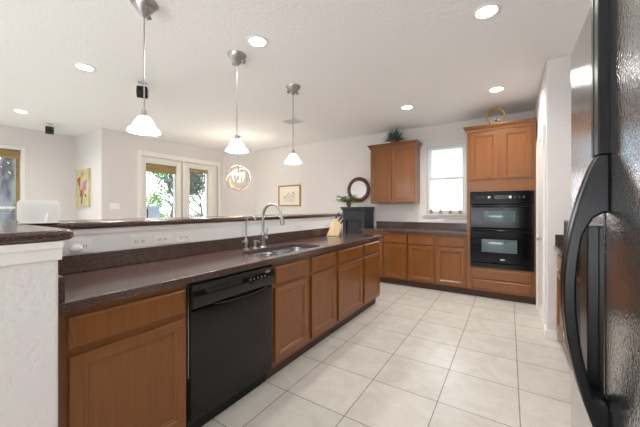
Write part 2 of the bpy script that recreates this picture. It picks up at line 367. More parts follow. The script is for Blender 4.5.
# ------------------------------------------------------------------ outdoors
struct('ground', MB().box(-26, -7.7, -10, 22, -.25, -.15).box(-7.7, 8, 5.7, 22, -.25, -.15), 'grass', smooth=0)
def tree(loc, h, seed, leaves, label, lean=(0, 0), r0=.16, lm='leaf_out', depth=4, spread=.8, lsize=.09, zfirst=.3, bole=0):
    rnd = random.Random(seed); t = thing('tree', label, 'tree', loc); wd = MB(); lf = MB(); tips = []
    def grow(p, d, L, r, k):
        pts = [p]; q = p
        for i in range(3):
            d = (d+Vector((rnd.uniform(-.2, .2), rnd.uniform(-.2, .2), rnd.uniform(-.05, .15)))).normalized(); q = q+d*L/3; pts.append(q)
        wd.tube(pts, [r, r*.9, r*.75, r*.6], 7)
        if k < 3: tips.extend(pts[1:])
        if k == 0: return
        for i in range(3 if k > 1 else 4):
            nd = (d+Vector((rnd.uniform(-spread, spread), rnd.uniform(-spread, spread), rnd.uniform(-.25, .5)))).normalized()
            grow(pts[-1] if i < 2 else pts[2], nd, L*rnd.uniform(.6, .85), r*.58, k-1)
    if bole:
        b1 = Vector((lean[0]*bole, lean[1]*bole, bole)); wd.tube([(0, 0, -.15), b1*.5, b1], [r0*1.15, r0, r0*.85], 12); tips.append(b1)
        grow(b1, Vector((lean[0], lean[1], 1)).normalized(), h*zfirst, r0*.8, depth)
        for k_ in range(4): grow(b1*(.35+.14*k_), Vector((-.3, .6 if k_ % 2 else -.5, .8)).normalized(), h*.16, r0*.3, 2)
    else: grow(Vector((0, 0, -.15)), Vector((lean[0], lean[1], 1)).normalized(), h*zfirst, r0, depth)
    for i in range(leaves):
        p = rnd.choice(tips)+Vector([rnd.gauss(0, .16) for _ in range(3)])
        lf.leaf(p, Vector([rnd.uniform(-1, 1) for _ in range(3)]), lsize*.35, lsize)
    obj('trunk', wd, 'bark', t)
    if leaves: tag(obj('foliage', lf, lm, t), None, None, kind='stuff')
    return t
tree((-9.0, 1.56, 0), 3.2, 3, 1600, 'thick grey leaning tree trunk right outside the living room window', (0, .03), .16, zfirst=.3, bole=2.3, lsize=.07)
tree((-7.9, 5.55, 0), 2.6, 11, 5000, 'bare grey branching tree filling the right nook door glass', (.0, .0), .06, 'leaf_dark', 5, 1.1, .075, .30, bole=.5)
tree((-11.8, 6.9, 0), 4.6, 23, 4200, 'leafy light green tree seen through the left nook door glass', (0, -.05), .07, 'leaf_out', 4, .8, .12, .22, bole=1.0)
t = thing('outdoor_unit', 'pale blue-grey metal box outside behind the left nook door glass', 'outdoor unit', (-8.25, 4.15, -.15))
obj('cabinet', MB().box(-8.5, -8.0, 3.95, 4.33, -.15, 1.33), 'ac', t, True, bevel=.02)
obj('grille', MB().box(-8.0, -7.99, 3.97, 4.0, .9, 1.25), 'black_soft', t, True)
t = thing('garden_fence', 'white stucco garden wall beyond the nook doors', 'garden wall', (-12, 5, -.15))
obj('wall_panel', MB().box(-13.2, -13.0, 1.0, 14, -.15, .95), 'stucco_out', t, True)
obj('coping', MB().box(-13.25, -12.95, 1.0, 14, .95, 1.03), 'white', t, True)
tag(obj('guy_wire', MB().tube([(-7.6, 3.70, 2.12), (-7.6, 4.5, 1.23)], .010, 6), 'black_soft', at=(-7.6, 4.1, 1.7)), 'dark diagonal line outside the left nook door glass', 'wire')

# ------------------------------------------------------------------ cabinets
DOOR = [(0, -.017), (.003, -.019), (.048, -.019), (.053, -.014), (.062, -.012), (.066, -.006), (.078, -.006)]
DRAW = [(0, -.012), (.010, -.018), (.013, -.019)]
def cabinet(name, label, loc, rotz, w, depth, z0, z1, fronts, toe=True, group=None, crown=False, cat='cabinet', hole=None, right=-1):
    t = thing(name, label, cat, loc, rotz, group)
    b = MB()
    if hole:   # a frame round an appliance opening x0,x1,z0,z1
        hx0, hx1, hz0, hz1 = hole
        b.box(0, hx0, 0, depth, z0, z1).box(hx1, w, 0, depth, z0, z1).box(hx0, hx1, 0, depth, z0, hz0).box(hx0, hx1, 0, depth, hz1, z1).box(hx0, hx1, depth-.02, depth, hz0, hz1)
    else: b.box(0, w, 0, depth, z0, z1)
    obj('body', b, 'wood', t, bevel=0 if hole else .0015, smooth=0)
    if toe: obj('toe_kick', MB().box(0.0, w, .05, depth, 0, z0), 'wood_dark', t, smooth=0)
    for kind, x0, x1, a, c in fronts:
        obj(kind, MB().front(x0, x1, a, c, DOOR if kind == 'door' else DRAW), 'wood', t, smooth=0)
    if crown:
        q = MB(); P = [(0, 0), (-.012, 0), (-.016, .018), (-.040, .055), (-.046, .06), (-.046, .075), (0, .075)]
        prev = None; n = len(P); rings = []
        for cx, cy, sx_, sy_ in ((0, depth, 1, 0), (0, 0, 1, 1), (w, 0, right, 1), (w, depth, right, 0)):
            rings.append([q.b.verts.new((cx+(o*sx_ if sx_ else 0), cy+o*sy_, z1+z-.0)) for o, z in P])
        for A, B in zip(rings, rings[1:]):
            for k in range(n): q.b.faces.new((A[k], A[(k+1) % n], B[(k+1) % n], B[k]))
        q.b.faces.new(rings[0]); q.b.faces.new(rings[-1][::-1])
        q.b.faces.new([r_[6] for r_ in rings])
        obj('crown_moulding', q, 'wood', t, smooth=20)
    return t
FX = -1.459   # island face plane; local x runs along +Y
def isl(y0, y1, fr): return [(k, a-y0, b-y0, c, d) for k, a, b, c, d in fr]
cabinet('base_cabinet', 'wide single-door base cabinet left of the dishwasher, against the half wall', (FX, .380, 0), PI/2, .550, .57, .10, .875,
        isl(.380, 0, [('drawer', .425, .915, .715, .845), ('door', .425, .915, .125, .688)]), group='peninsula base cabinets')
cabinet('sink_cabinet', 'two-door sink base cabinet right of the dishwasher', (FX, 1.605, 0), PI/2, .935, .57, .10, .68,
        isl(1.605, 0, [('drawer', 1.625, 2.035, .71, .84), ('drawer', 2.10, 2.52, .71, .84), ('door', 1.625, 2.035, .135, .685), ('door', 2.10, 2.52, .135, .685)]), group='peninsula base cabinets')
# face rail of the sink cabinet, above the lowered carcass that leaves room for the bowls
sc = bpy.data.objects['sink_cabinet']
obj('face_rail', MB().box(0, .935, 0, .02, .68, .875), 'wood', sc, smooth=0)
cabinet('base_cabinet', 'two-door base cabinet at the far end of the peninsula under the knife block', (FX, 2.545, 0), PI/2, 1.165, .57, .10, .875,
        isl(2.545, 0, [('drawer', 2.575, 3.145, .71, .84), ('drawer', 3.20, 3.695, .71, .84), ('door', 2.575, 3.145, .135, .685), ('door', 3.20, 3.695, .135, .685)]), group='peninsula base cabinets')

BY = 4.74
cabinet('base_cabinet', 'back wall base cabinet half hidden behind the peninsula, left end', (-2.17, BY, 0), 0, .79, .66, .10, .875,
        [('drawer', .02, .375, .70, .835), ('drawer', .40, .78, .70, .835), ('door', .02, .375, .125, .675), ('door', .40, .78, .125, .675)], group='back wall base cabinets')
cabinet('base_cabinet', 'back wall base cabinet under the window, left of the wall ovens', (-1.375, BY, 0), 0, .855, .66, .10, .875,
        [('drawer', .015, .405, .70, .835), ('drawer', .44, .83, .70, .835), ('door', .015, .405, .125, .675), ('door', .44, .83, .125, .675)], group='back wall base cabinets')
cabinet('upper_cabinet', 'two-door wall cabinet with crown moulding hung left of the window', (-2.17, 5.09, 0), 0, .82, .305, 1.36, 2.36,
        [('door', .015, .405, 1.375, 2.335), ('door', .415, .805, 1.375, 2.335)], toe=False, crown=True)
cabinet('oven_cabinet', 'tall wooden cabinet housing the black wall ovens', (-.515, BY, 0), 0, .81, .66, .10, 2.37,
        [('door', .045, .38, 1.68, 2.345), ('door', .435, .765, 1.68, 2.345), ('drawer', .065, .755, .27, .41), ('drawer', .065, .755, .125, .255)],
        crown=True, right=0, hole=(.05, .785, .435, 1.51))
# right hand run, facing -X
cabinet('base_cabinet', 'base cabinet with drawers behind the refrigerator along the right wall', (.40, 3.598, 0), -PI/2, 1.3, .645, .10, .875,
        [('drawer', .03, .40, .70, .835), ('door', .03, .40, .125, .675), ('drawer', .43, .82, .70, .835), ('door', .43, .82, .125, .675), ('drawer', .85, 1.28, .70, .835), ('door', .85, 1.28, .125, .675)])

# ------------------------------------------------------------------ sink, worktops
SX0, SX1, SY0, SY1 = -1.85, -1.50, 1.61, 2.38
def rrect(x0, x1, y0, y1, r, n=5):
    P = []
    for cx, cy, a in ((x1-r, y1-r, 0), (x0+r, y1-r, 90), (x0+r, y0+r, 180), (x1-r, y0+r, 270)):
        for i in range(n+1):
            q = math.radians(a+90*i/n); P.append((cx+r*math.cos(q), cy+r*math.sin(q)))
    return P
ct = thing('countertop', 'dark brown granite counter with the sink, on the peninsula cabinets', 'countertop', (-1.72, 2, .875))
from mathutils.geometry import tessellate_polygon
def slab_hole(outer, holes, z0, z1):
    mb = MB(); loops = [outer]+holes
    allp = [p for L in loops for p in L]
    tris = tessellate_polygon([[Vector((a, b, 0)) for a, b in L] for L in loops])
    lo = [mb.b.verts.new((a, b, z0)) for a, b in allp]; hi = [mb.b.verts.new((a, b, z1)) for a, b in allp]
    for t in tris:
        mb.b.faces.new([hi[i] for i in t]); mb.b.faces.new([lo[i] for i in t][::-1])
    k = 0
    for L in loops:
        n = len(L)
        for i in range(n): mb.b.faces.new((lo[k+i], lo[k+(i+1) % n], hi[k+(i+1) % n], hi[k+i]))
        k += n
    return mb
SINKP = rrect(SX0, SX1, SY0, SY1, .08)
obj('slab', slab_hole([(-2.04, .379), (-1.415, .379), (-1.415, 3.72), (-2.04, 3.72)], [SINKP], .876, .915), 'granite', ct, True, bevel=.006, seg=3)
obj('backsplash', MB().box(-2.04, -2.02, .408, 3.70, .9155, 1.013), 'granite', ct, True, bevel=.002)
obj('side_splash', MB().box(-2.02, -1.42, .379, .407, .9155, 1.013), 'granite', ct, True, bevel=.002)
sk = thing('sink', 'stainless steel double-bowl sink set into the peninsula counter', 'sink', (-1.67, 1.93, .7))
def bowl(y0, y1, dz):
    mb = MB(); P0 = rrect(SX0-.004, SX1+.004, y0, y1, .075); rings = []
    for s_, z in ((1.0, .8755), (.985, .86), (.95, .72), (.86, .705), (.2, .70), (.12, .695)):
        cx, cy = (SX0+SX1)/2, (y0+y1)/2
        rings.append([mb.b.verts.new((cx+(a-cx)*s_, cy+(b-cy)*s_, z+(dz if z < .86 else 0))) for a, b in P0])
    n = len(P0)
    for A, B in zip(rings, rings[1:]):
        for k in range(n): mb.b.faces.new((A[k], A[(k+1) % n], B[(k+1) % n], B[k]))
    mb.b.faces.new(rings[-1]); return mb
obj('bowl', bowl(SY0-.004, 1.975, .02), 'steel', sk, True, smooth=50)
obj('bowl', bowl(2.0, SY1+.004, .02), 'steel', sk, True, smooth=50)
obj('divider', MB().box(SX0, SX1, 1.971, 2.004, .84, .872), 'steel', sk, True, bevel=.006, seg=3)
for y in (1.79, 2.19): obj('drain', MB().lathe([(.045, .716), (.045, .724), (.03, .726), (.01, .722)], (-1.67, y, 0), 20), 'nickel', sk, True)
# raised bar top
P = [(-2.45, -.6), (-1.35, -.6)]
for i in range(7):
    a = math.radians(i*15); P.append((-1.42+.07*math.cos(a), .36+.07*math.sin(a)))
P += [(-2.01, .43), (-2.01, 3.74), (-2.45, 3.74)]
tag(obj('bar_top', MB().prism(P, 1.156, 1.195), 'granite', at=(-2.2, 1.6, 1.156), bevel=.016, seg=4), 'long raised dark granite bar top on the half wall, wrapping the left corner', 'bar top')
bc = thing('countertop', 'dark granite counter with low backsplash below the kitchen window', 'countertop', (-1.35, 5.05, .875))
obj('slab', MB().box(-2.20, -.516, 4.695, 5.395, .8755, .915), 'granite', bc, True, bevel=.005)
obj('backsplash', MB().box(-2.17, -.516, 5.375, 5.397, .9155, 1.02), 'granite', bc, True, bevel=.002)
rc = thing('countertop', 'short dark granite counter along the right wall behind the refrigerator', 'countertop', (.7, 3, .875))
obj('slab', MB().box(.365, 1.045, 2.30, 3.597, .8755, .915), 'granite', rc, True, bevel=.005)
obj('backsplash', MB().box(.372, 1.045, 3.575, 3.597, .9155, 1.02), 'granite', rc, True, bevel=.002)

# ------------------------------------------------------------------ dishwasher
dw = thing('dishwasher', 'black built-in dishwasher in the peninsula', 'dishwasher', (-1.46, .935, 0), PI/2)
W = .664
obj('body', MB().box(.004, W-.004, .0, .55, .09, .868), 'black_soft', dw, smooth=0)
obj('door', MB().front(.012, W-.008, .115, .715, [(0, -.012), (.006, -.020), (.03, -.021)]), 'black', dw, smooth=25)
cp = MB()
cp.prism([(.0, .722), (-.020, .722), (-.030, .735), (-.034, .80), (-.030, .852), (-.022, .862), (.0, .862)], .012, W-.008, 'x')
cp = obj('control_panel', cp, 'black', dw, bevel=.003, seg=2)
obj('pocket_handle', MB().box(.09, .36, -.036, -.0325, .806, .832).box(.10, .35, -.0385, -.033, .798, .808), 'black_soft', cp, bevel=.002)
for i in range(6): obj('button', MB().box(.42+i*.034, .444+i*.034, -.0355, -.031, .772, .786), 'black_soft', cp, bevel=.002)
for i in range(5): obj('indicator', MB().box(.424+i*.034, .430+i*.034, -.0352, -.031, .80, .806), 'grey_print', cp)
obj('display', MB().box(.415, .455, -.0352, -.030, .815, .835), 'lcd', cp)
obj('badge', MB().lathe([(.0, .0), (1, 0), (1, .003), (.0, .003)], (.59, -.0325, .83), 20, Matrix.Rotation(PI/2, 4, 'X') @ Matrix.Diagonal((.026, .010, 1, 1))), 'steel', cp)
obj('door_lip', MB().tube([(.15, -.020, .722), (.25, -.028, .712), (.40, -.030, .709), (.52, -.028, .712), (.6, -.020, .722)], .007, 8), 'black', dw)
obj('kick_plate', MB().box(.01, W-.01, .045, .07, 0, .09), 'black_gap', dw)
obj('side_trim', MB().box(.0015, .005, -.006, .0, .35, .86), 'steel_edge', dw)

# ------------------------------------------------------------------ wall oven and microwave
ov = thing('wall_oven', 'black double wall oven with microwave above, built into the tall cabinet', 'oven', (-.462, 4.72, .436))
x0, x1 = -.462, .267
obj('chassis', MB().box(x0, x1, 4.735, 5.2, .4365, 1.508), 'black_gap', ov, True, smooth=0)
fr = MB().front(x0-.01, x1+.01, 1.33, 1.505, [(0, 4.722), (.006, 4.716)], 4.739)
cp = obj('control_panel', fr, 'oven_black', ov, True)
obj('display', MB().box(-.17, .03, 4.7145, 4.7155, 1.40, 1.45), 'lcd', cp, True)
for i in range(12):
    if not 4 <= i <= 6: obj('button', MB().box(-.40+i*.05, -.37+i*.05, 4.7140, 4.7158, 1.41, 1.44), 'grey_print' if i in (3, 8) else 'black_soft', cp, True)
def oven_door(z0, z1, wx0, wx1, wz0, wz1, gap=.012):
    d = obj('door', MB().front(x0-.008, x1+.008, z0, z1, [(0, 4.712), (.006, 4.706)], 4.738), 'oven_black', ov, True)
    obj('door_window', MB().front(wx0, wx1, wz0, wz1, [(0, 4.7035), (.004, 4.702)], 4.7055), 'oven_glass', d, True)
    h = MB().tube([(x0+.03, 4.705, z1-.028), (x0+.035, 4.672, z1-.028), (x1-.035, 4.672, z1-.028), (x1-.03, 4.705, z1-.028)], .011, 10)
    obj('handle', h, 'oven_black', d, True)
    return d
oven_door(.995, 1.322, -.30, .07, 1.085, 1.235)
od = oven_door(.51, .987, -.325, .09, .66, .84)
obj('badge', MB().lathe([(.0, .0), (1, 0), (1, .003), (.0, .003)], (-.075, 4.705, .565), 20, Matrix.Rotation(PI/2, 4, 'X') @ Matrix.Diagonal((.030, .012, 1, 1))), 'steel', od, True)
obj('lower_vent', MB().box(x0-.005, x1+.005, 4.715, 4.738, .44, .50).box(-.2, .02, 4.708, 4.716, .462, .472), 'oven_black', ov, True, bevel=.002)
# ------------------------------------------------------------------ refrigerator
fr = thing('refrigerator', 'tall pebbled black side-by-side refrigerator filling the right edge', 'refrigerator', (.55, .80, 0))
FXF = .17
obj('body', MB().box(.245, .95, .345, 1.245, .02, 1.755), 'black_soft', fr, True, bevel=.01)
far = obj('freezer_door', MB().box(FXF, .24, .845, 1.25, .06, 1.78), 'fridge', fr, True, bevel=.008, seg=3)
near = obj('fridge_door', MB().box(FXF, .24, .34, .840, .06, 1.78), 'fridge', fr, True, bevel=.008, seg=3)
obj('toe_grille', MB().box(.25, .28, .36, 1.23, .0, .055), 'black_gap', fr, True)
obj('centre_strip', MB().box(.185, .244, .8395, .8455, .07, 1.77), 'black_gap', fr, True)
obj('door_trim', MB().box(.152, .172, .846, .867, 1.385, 1.78), 'handle_black', far, True, bevel=.003)
obj('door_trim', MB().box(.152, .172, .806, .838, 1.385, 1.78), 'handle_black', near, True, bevel=.003)
def bow(door, ya, yb):
    outer = []; inner = []
    for i in range(33):
        t = i/32; z = 1.384-.584*t; outer.append((.154-math.sin(PI*t)**.85*.056, z))
    for x, z in outer:
        if .905 <= z <= 1.235: inner.append((x+.021, z))
    arch_b = [(.1705, .80), (.1705, .872), (.160, .873), (.146, .882)]
    arch_t = [(.146, 1.254), (.160, 1.264), (.1705, 1.265), (.1705, 1.384)]
    return obj('door_handle', MB().prism(outer+arch_b+inner[::-1]+arch_t, ya, yb, 'y'), 'handle_black', door, True, bevel=.005, seg=3)
bow(far, .846, .867); bow(near, .806, .838)
# water and ice dispenser on the freezer door
dp = MB().box(.150, .172, .893, .970, .84, 1.235).box(.150, .172, 1.20, 1.235, .84, 1.235).box(.150, .172, .962, 1.20, 1.20, 1.235).box(.150, .172, .962, 1.20, .84, .875)
dp = obj('dispenser_frame', dp, 'black_soft', far, True, bevel=.004)
obj('dispenser_panel', MB().box(.160, .1705, .962, 1.20, 1.07, 1.20), 'black', dp, True)
obj('dispenser_recess', MB().box(.1685, .1705, .962, 1.20, .875, 1.07), 'black_gap', dp, True)
for z in (.885, .93): obj('drip_tray', MB().box(.140, .169, .99, 1.17, z, z+.006), 'steel', dp, True)

# ------------------------------------------------------------------ outlets and plug
def plate(name, loc, rotz, w_, h_, label, group, n=2):
    t = thing(name, label, 'outlet', loc, rotz, group)
    obj('cover_plate', MB().front(-w_/2, w_/2, -h_/2, h_, [(0, -.004), (.004, -.006)]) if 0 else MB().front(-w_/2, w_/2, -h_/2, h_/2, [(0, -.003), (.004, -.006)]), 'plastic', t)
    for i in range(n):
        cx = (i-(n-1)/2)*.04
        s_ = obj('socket', MB().front(cx-.015, cx+.015, -.018, .018, [(0, -.0075), (.002, -.0085)], -.006), 'plastic', t)
        obj('slots', MB().box(cx-.007, cx-.004, -.0092, -.0082, -.008, .006).box(cx+.004, cx+.007, -.0092, -.0082, -.006, .006), 'black_gap', s_)
    return t
G = 'wall plates on the half wall above the backsplash'
for y, w_, lab in ((.65, .118, 'white outlet plate nearest the left end of the half wall, with a plug in it'), (.965, .118, 'second white wall plate from the left above the backsplash'),
                   (1.115, .118, 'third white wall plate, in the middle of the close trio above the backsplash'), (1.275, .118, 'white wall plate at the right of the close trio above the backsplash'),
                   (2.70, .118, 'white wall plate to the right of the sink faucet')):
    plate('wall_outlet', (-2.0395, y, 1.057), PI/2, w_, .076, lab, G)
plate('wall_outlet', (-2.0395, 3.30, 1.045), PI/2, .05, .076, 'small narrow wall plate just left of the knife block', G, 1)
plate('wall_outlet', (-1.0, 5.3995, 1.065), 0, .115, .05, 'small white outlet plate centred below the window sill', None)
plate('light_switch', (-6.1995, 2.50, 1.31), PI/2, .16, .11, 'wide white switch plate on the nook wall left of the doors', None, 3)
pg = thing('night_light', 'white oval plug-in night light in the leftmost outlet', 'night light', (-2.03, .625, 1.05))
obj('housing', MB().ball((-2.010, .625, 1.05), .020, .032, .022), 'plastic', pg, True)
obj('plug_base', MB().box(-2.031, -2.015, .605, .645, 1.04, 1.06), 'plastic', pg, True)

# ------------------------------------------------------------------ faucet set
fa = thing('kitchen_faucet', 'tall brushed nickel gooseneck faucet behind the sink', 'faucet', (-1.885, 1.955, .915))
obj('base', MB().lathe([(.030, 0), (.030, .006), (.022, .012), (.020, .10), (.022, .105), (.022, .13), (.016, .14)], (0, 0, .0005)), 'nickel', fa)
pts = [(0, 0, .13), (0, 0, .275)]
for i in range(11):
    a = math.radians(180-i*17.5); pts.append((.108+.108*math.cos(a), 0, .285+.108*math.sin(a)))
obj('spout', MB().tube(pts, .0125, 14), 'nickel', fa, smooth=60)
e = Vector(pts[-1]); dirn = (Vector(pts[-1])-Vector(pts[-2])).normalized()
obj('spray_head', MB().tube([e-dirn*.005, e+dirn*.02, e+dirn*.075, e+dirn*.085], [.014, .0165, .020, .017], 14), 'nickel', fa)
hd = obj('handle_hub', MB().tube([(0, .015, .085), (0, .05, .085)], .015, 12), 'nickel', fa)
obj('lever', MB().tube([(0, .042, .09), (.0, .05, .13), (.0, .058, .175)], [.007, .0065, .005], 10), 'nickel', fa)
ff = thing('filter_faucet', 'slim chrome filtered-water tap left of the main faucet', 'faucet', (-1.89, 1.755, .915))
obj('base', MB().lathe([(.024, 0), (.024, .006), (.014, .014), (.013, .05), (.017, .058), (.017, .085), (.008, .1)], (0, 0, .0005)), 'nickel', ff)
pts = [(0, 0, .09), (0, 0, .225)]
for i in range(10):
    a = math.radians(180-i*17); pts.append((.06+.06*math.cos(a), 0, .235+.06*math.sin(a)))
obj('spout', MB().tube(pts, .0062, 10), 'nickel', ff, smooth=60)
obj('lever', MB().tube([(0, -.012, .07), (0, -.045, .078)], [.008, .006], 8), 'nickel', ff)
sd = thing('soap_dispenser', 'short nickel soap dispenser between the two faucets', 'soap dispenser', (-1.89, 1.86, .915))
obj('base', MB().lathe([(.020, 0), (.020, .006), (.011, .012), (.011, .05), (.014, .052), (.014, .07), (.004, .075)], (0, 0, .0005)), 'nickel', sd)
obj('nozzle', MB().tube([(0, 0, .066), (.03, 0, .07), (.055, 0, .062)], .006, 8), 'nickel', sd)

# ------------------------------------------------------------------ knife block
kb = thing('knife_block', 'pale maple knife block holding dark-handled knives at the far end of the counter', 'knife block', (-1.90, 3.28, .915), math.radians(25))
blk = MB().prism([(-.10, .0005), (.06, .0005), (.10, .13), (.03, .225), (-.01, .205)], -.045, .045, 'y')
for v in blk.b.verts: v.co.x = -v.co.x if False else v.co.x
obj('block', blk, 'block', kb, bevel=.004)
dirn = Vector((.55, 0, .83)).normalized()
for i, (dx, dy) in enumerate([(0, -.028), (0, 0), (0, .028), (.035, -.028), (.035, 0), (.035, .028), (.06, -.02), (.06, .02)]):
    base = Vector((.012+dx, dy, .222-dx*1.25))
    k = MB().tube([base, base+dirn*.03, base+dirn*.085], [.008, .009, .010], 8, flat=1.3)
    h = obj('knife_handle', k, 'furn', kb)
    obj('bolster', MB().tube([base-dirn*.006, base+dirn*.004], .0092, 8), 'steel', h)

# ------------------------------------------------------------------ black mantel cabinet, plant, mirror
mc = thing('mantel_cabinet', 'black mantel-style cabinet with recessed front against the back wall', 'cabinet', (-2.49, 5.2, 0))
obj('top', MB().box(-2.73, -2.215, 4.93, 5.395, 1.265, 1.295).box(-2.715, -2.225, 4.945, 5.395, 1.235, 1.265), 'furn', mc, True, bevel=.006)
obj('body', MB().box(-2.70, -2.235, 5.00, 5.395, .0, 1.235).box(-2.70, -2.62, 4.97, 5.0, 0, 1.235).box(-2.315, -2.235, 4.97, 5.0, 0, 1.235).box(-2.62, -2.315, 4.975, 5.0, 1.05, 1.235), 'furn', mc, True, bevel=.004)
obj('shelf_lip', MB().box(-2.71, -2.225, 4.955, 4.97, 1.03, 1.055), 'furn', mc, True, bevel=.004)
obj('inner_panel', MB().box(-2.60, -2.335, 4.994, 5.0, .25, 1.02), 'black_soft', mc, True, bevel=.003)
mr = thing('round_mirror', 'round wall mirror in a carved dark wood frame above the black cabinet', 'mirror', (-2.555, 5.37, 1.65))
RX = Matrix.Rotation(PI/2, 4, 'X')
obj('frame', MB().ring((-2.555, 5.375, 1.645), .215, .038, RX, 48, 10, .6).ring((-2.555, 5.362, 1.645), .19, .009, RX, 48, 6), 'mahogany', mr, True, smooth=60)
obj('glass', MB().lathe([(0, 0), (.195, 0), (.195, .004), (0, .004)], (-2.555, 5.378, 1.645), 48, RX), 'mirror', mr, True)
rnd = random.Random(5)
pl = thing('potted_plant', 'leafy green plant in a small pot on the black cabinet beside the mirror', 'plant', (-2.62, 5.08, 1.296))
obj('pot', MB().lathe([(.035, 0), (.05, .06), (.05, .07), (.042, .07), (.04, .05), (0, .05)], (0, 0, .0005), 18), 'pot', pl)
lf = MB(); st = MB()
for i in range(52):
    a = rnd.uniform(0, 2*PI); L = rnd.uniform(.12, .30); tip = Vector((math.cos(a)*L*.85-.04, math.sin(a)*L*.45-.02, .08+rnd.uniform(.01, .17)))
    b0 = Vector((0, 0, .05)); mid_ = (b0+tip)/2+Vector((0, 0, .04)); st.tube([b0, mid_, tip], .002, 4)
    for k in range(5):
        t_ = .35+.16*k; p = b0.lerp(tip, t_)+Vector((0, 0, .03*(1-t_)))
        lf.leaf(p, Vector((rnd.uniform(-1, 1), rnd.uniform(-1, 1), rnd.uniform(-.2, .6))), .02, .07)
obj('stems', st, 'stem', pl); tag(obj('foliage', lf, 'leaf', pl), None, None, kind='stuff')
fg = thing('figurine', 'tiny pale figurine on the black cabinet below the mirror', 'figurine', (-2.47, 5.12, 1.296))
obj('body', MB().lathe([(.03, 0), (.032, .01), (.012, .02), (.018, .045), (.01, .065), (.013, .08), (0, .09)], (0, 0, .0005), 16), 'ceramic', fg)
obj('wing', MB().ball((.02, 0, .045), .02, .006, .012, 10).ball((-.02, 0, .045), .02, .006, .012, 10), 'ceramic', fg)
# plant and ring ornament on the cabinets
pl = thing('spiky_plant', 'spiky dusty-green artificial plant on top of the upper wall cabinet', 'plant', (-1.74, 5.16, 2.436))
obj('pot', MB().lathe([(.06, 0), (.075, .05), (.07, .06), (0, .06)], (0, 0, .0005), 16), 'pot', pl)
lf = MB()
for i in range(130):
    a = rnd.uniform(0, 2*PI); el = rnd.uniform(.15, 1.4); L = rnd.uniform(.16, .27)
    d_ = Vector((math.cos(a)*math.cos(el), math.sin(a)*math.cos(el)*.75, math.sin(el)))
    lf.leaf(Vector((0, 0, .05))+d_*.02, d_, .013, L, .12)
tag(obj('foliage', lf, 'leaf_dark', pl), None, None, kind='stuff')
og = thing('ring_ornament', 'gold ring ornament with blossoms standing on top of the oven cabinet', 'ornament', (-.16, 4.82, 2.446))
obj('ring', MB().ring((0, 0, .125), (.115), .010, RX, 40, 8).ring((0, .04, .125), .108, .005, RX, 40, 8), 'gold', og)
obj('base', MB().box(-.07, .07, -.03, .07, .0005, .012), 'gold', og, bevel=.003)
for p_ in ((-.05, 0, .06), (.0, -.01, .075), (.05, 0, .062), (.025, .02, .05), (-.03, .02, .045)): obj('blossom', MB().ball(p_, .024, .02, .022, 10), 'ceramic', og)
obj('centre_blossom', MB().ball((.005, -.03, .06), .014, seg=8), 'furn', og)
# window sill pots
sp0 = thing('sill_pot', 'leftmost of the four small pots on the kitchen window sill', 'pot', (-1.155, 5.40, WZ0), group='small pots on the window sill')
obj('pot', MB().lathe([(.022, 0), (.032, .05), (.032, .06), (.026, .06), (.024, .045), (0, .045)], (0, 0, .001), 16), 'terracotta', sp0)
lf = MB()
for i in range(26):
    a = rnd.uniform(0, 2*PI); el = rnd.uniform(.3, 1.5)
    lf.leaf((0, 0, .05), (math.cos(a)*math.cos(el), math.sin(a)*math.cos(el), math.sin(el)), .008, rnd.uniform(.03, .055), .1)
obj('sprig', lf, 'leaf_dark', sp0)
for x, lab in ((-1.0, 'second from the left of the four small pots on the kitchen window sill'), (-.845, 'third from the left of the four small pots on the kitchen window sill'), (-.69, 'rightmost of the four small pots on the kitchen window sill')):
    tree_copy(sp0, (x, 5.40, WZ0), x*9, lab)

# ------------------------------------------------------------------ pictures
pc = thing('framed_print', 'gold-framed botanical print on the back wall of the nook', 'picture', (-4.35, 5.38, 1.57))
a0, a1, b0, b1 = -4.68, -4.02, 1.32, 1.81
obj('frame', MB().box(a0, a0+.028, 5.37, 5.399, b0, b1).box(a1-.028, a1, 5.37, 5.399, b0, b1).box(a0+.028, a1-.028, 5.37, 5.399, b0, b0+.028).box(a0+.028, a1-.028, 5.37, 5.399, b1-.028, b1), 'gold_frame', pc, True, bevel=.004)
art = obj('print', MB().box(a0+.028, a1-.028, 5.388, 5.398, b0+.028, b1-.028), 'paper', pc, True, smooth=0)
st = MB(); fl = MB()
for i in range(12):
    x = a0+.16+i*.030; z = b0+.10; hh = rnd.uniform(.10, .22)
    st.tube([(x, 5.3875, z), (x+rnd.uniform(-.02, .02), 5.3875, z+hh)], .003, 4)
    fl.ball((x+rnd.uniform(-.01, .01), 5.387, z+hh), .014, .002, .014, 8)
obj('painted_stems', st, 'stem', art, True); obj('painted_flowers', fl, 'petal_pink', art, True)
pc = thing('flower_painting', 'frameless canvas of red and mauve flowers on the short wall', 'picture', (-6.97, 2.26, 1.66))
cv = obj('canvas', MB().box(-7.28, -6.68, 2.25, 2.289, 1.30, 2.03), 'sage', pc, True, bevel=.003)
def bloom(cx, cz, r, m):
    mb = MB(); q = random.Random(int(cx*-100))
    for k in range(13):
        a = q.uniform(0, 2*PI); d_ = q.uniform(.1, .75)*r; e_ = q.uniform(.22, .42)*r
        mb.ball((cx+math.cos(a)*d_, 2.2485, cz+math.sin(a)*d_), e_*q.uniform(.8, 1.3), .002, e_, 9)
    obj('bloom', mb, m, cv, True)
for cx, cz, r, m in ((-7.11, 1.80, .10, 'petal_red'), (-6.83, 1.72, .12, 'petal_pink'), (-7.00, 1.56, .10, 'petal_red'), (-6.93, 1.93, .06, 'petal_pink'), (-6.80, 1.52, .05, 'petal_red')): bloom(cx, cz, r, m)
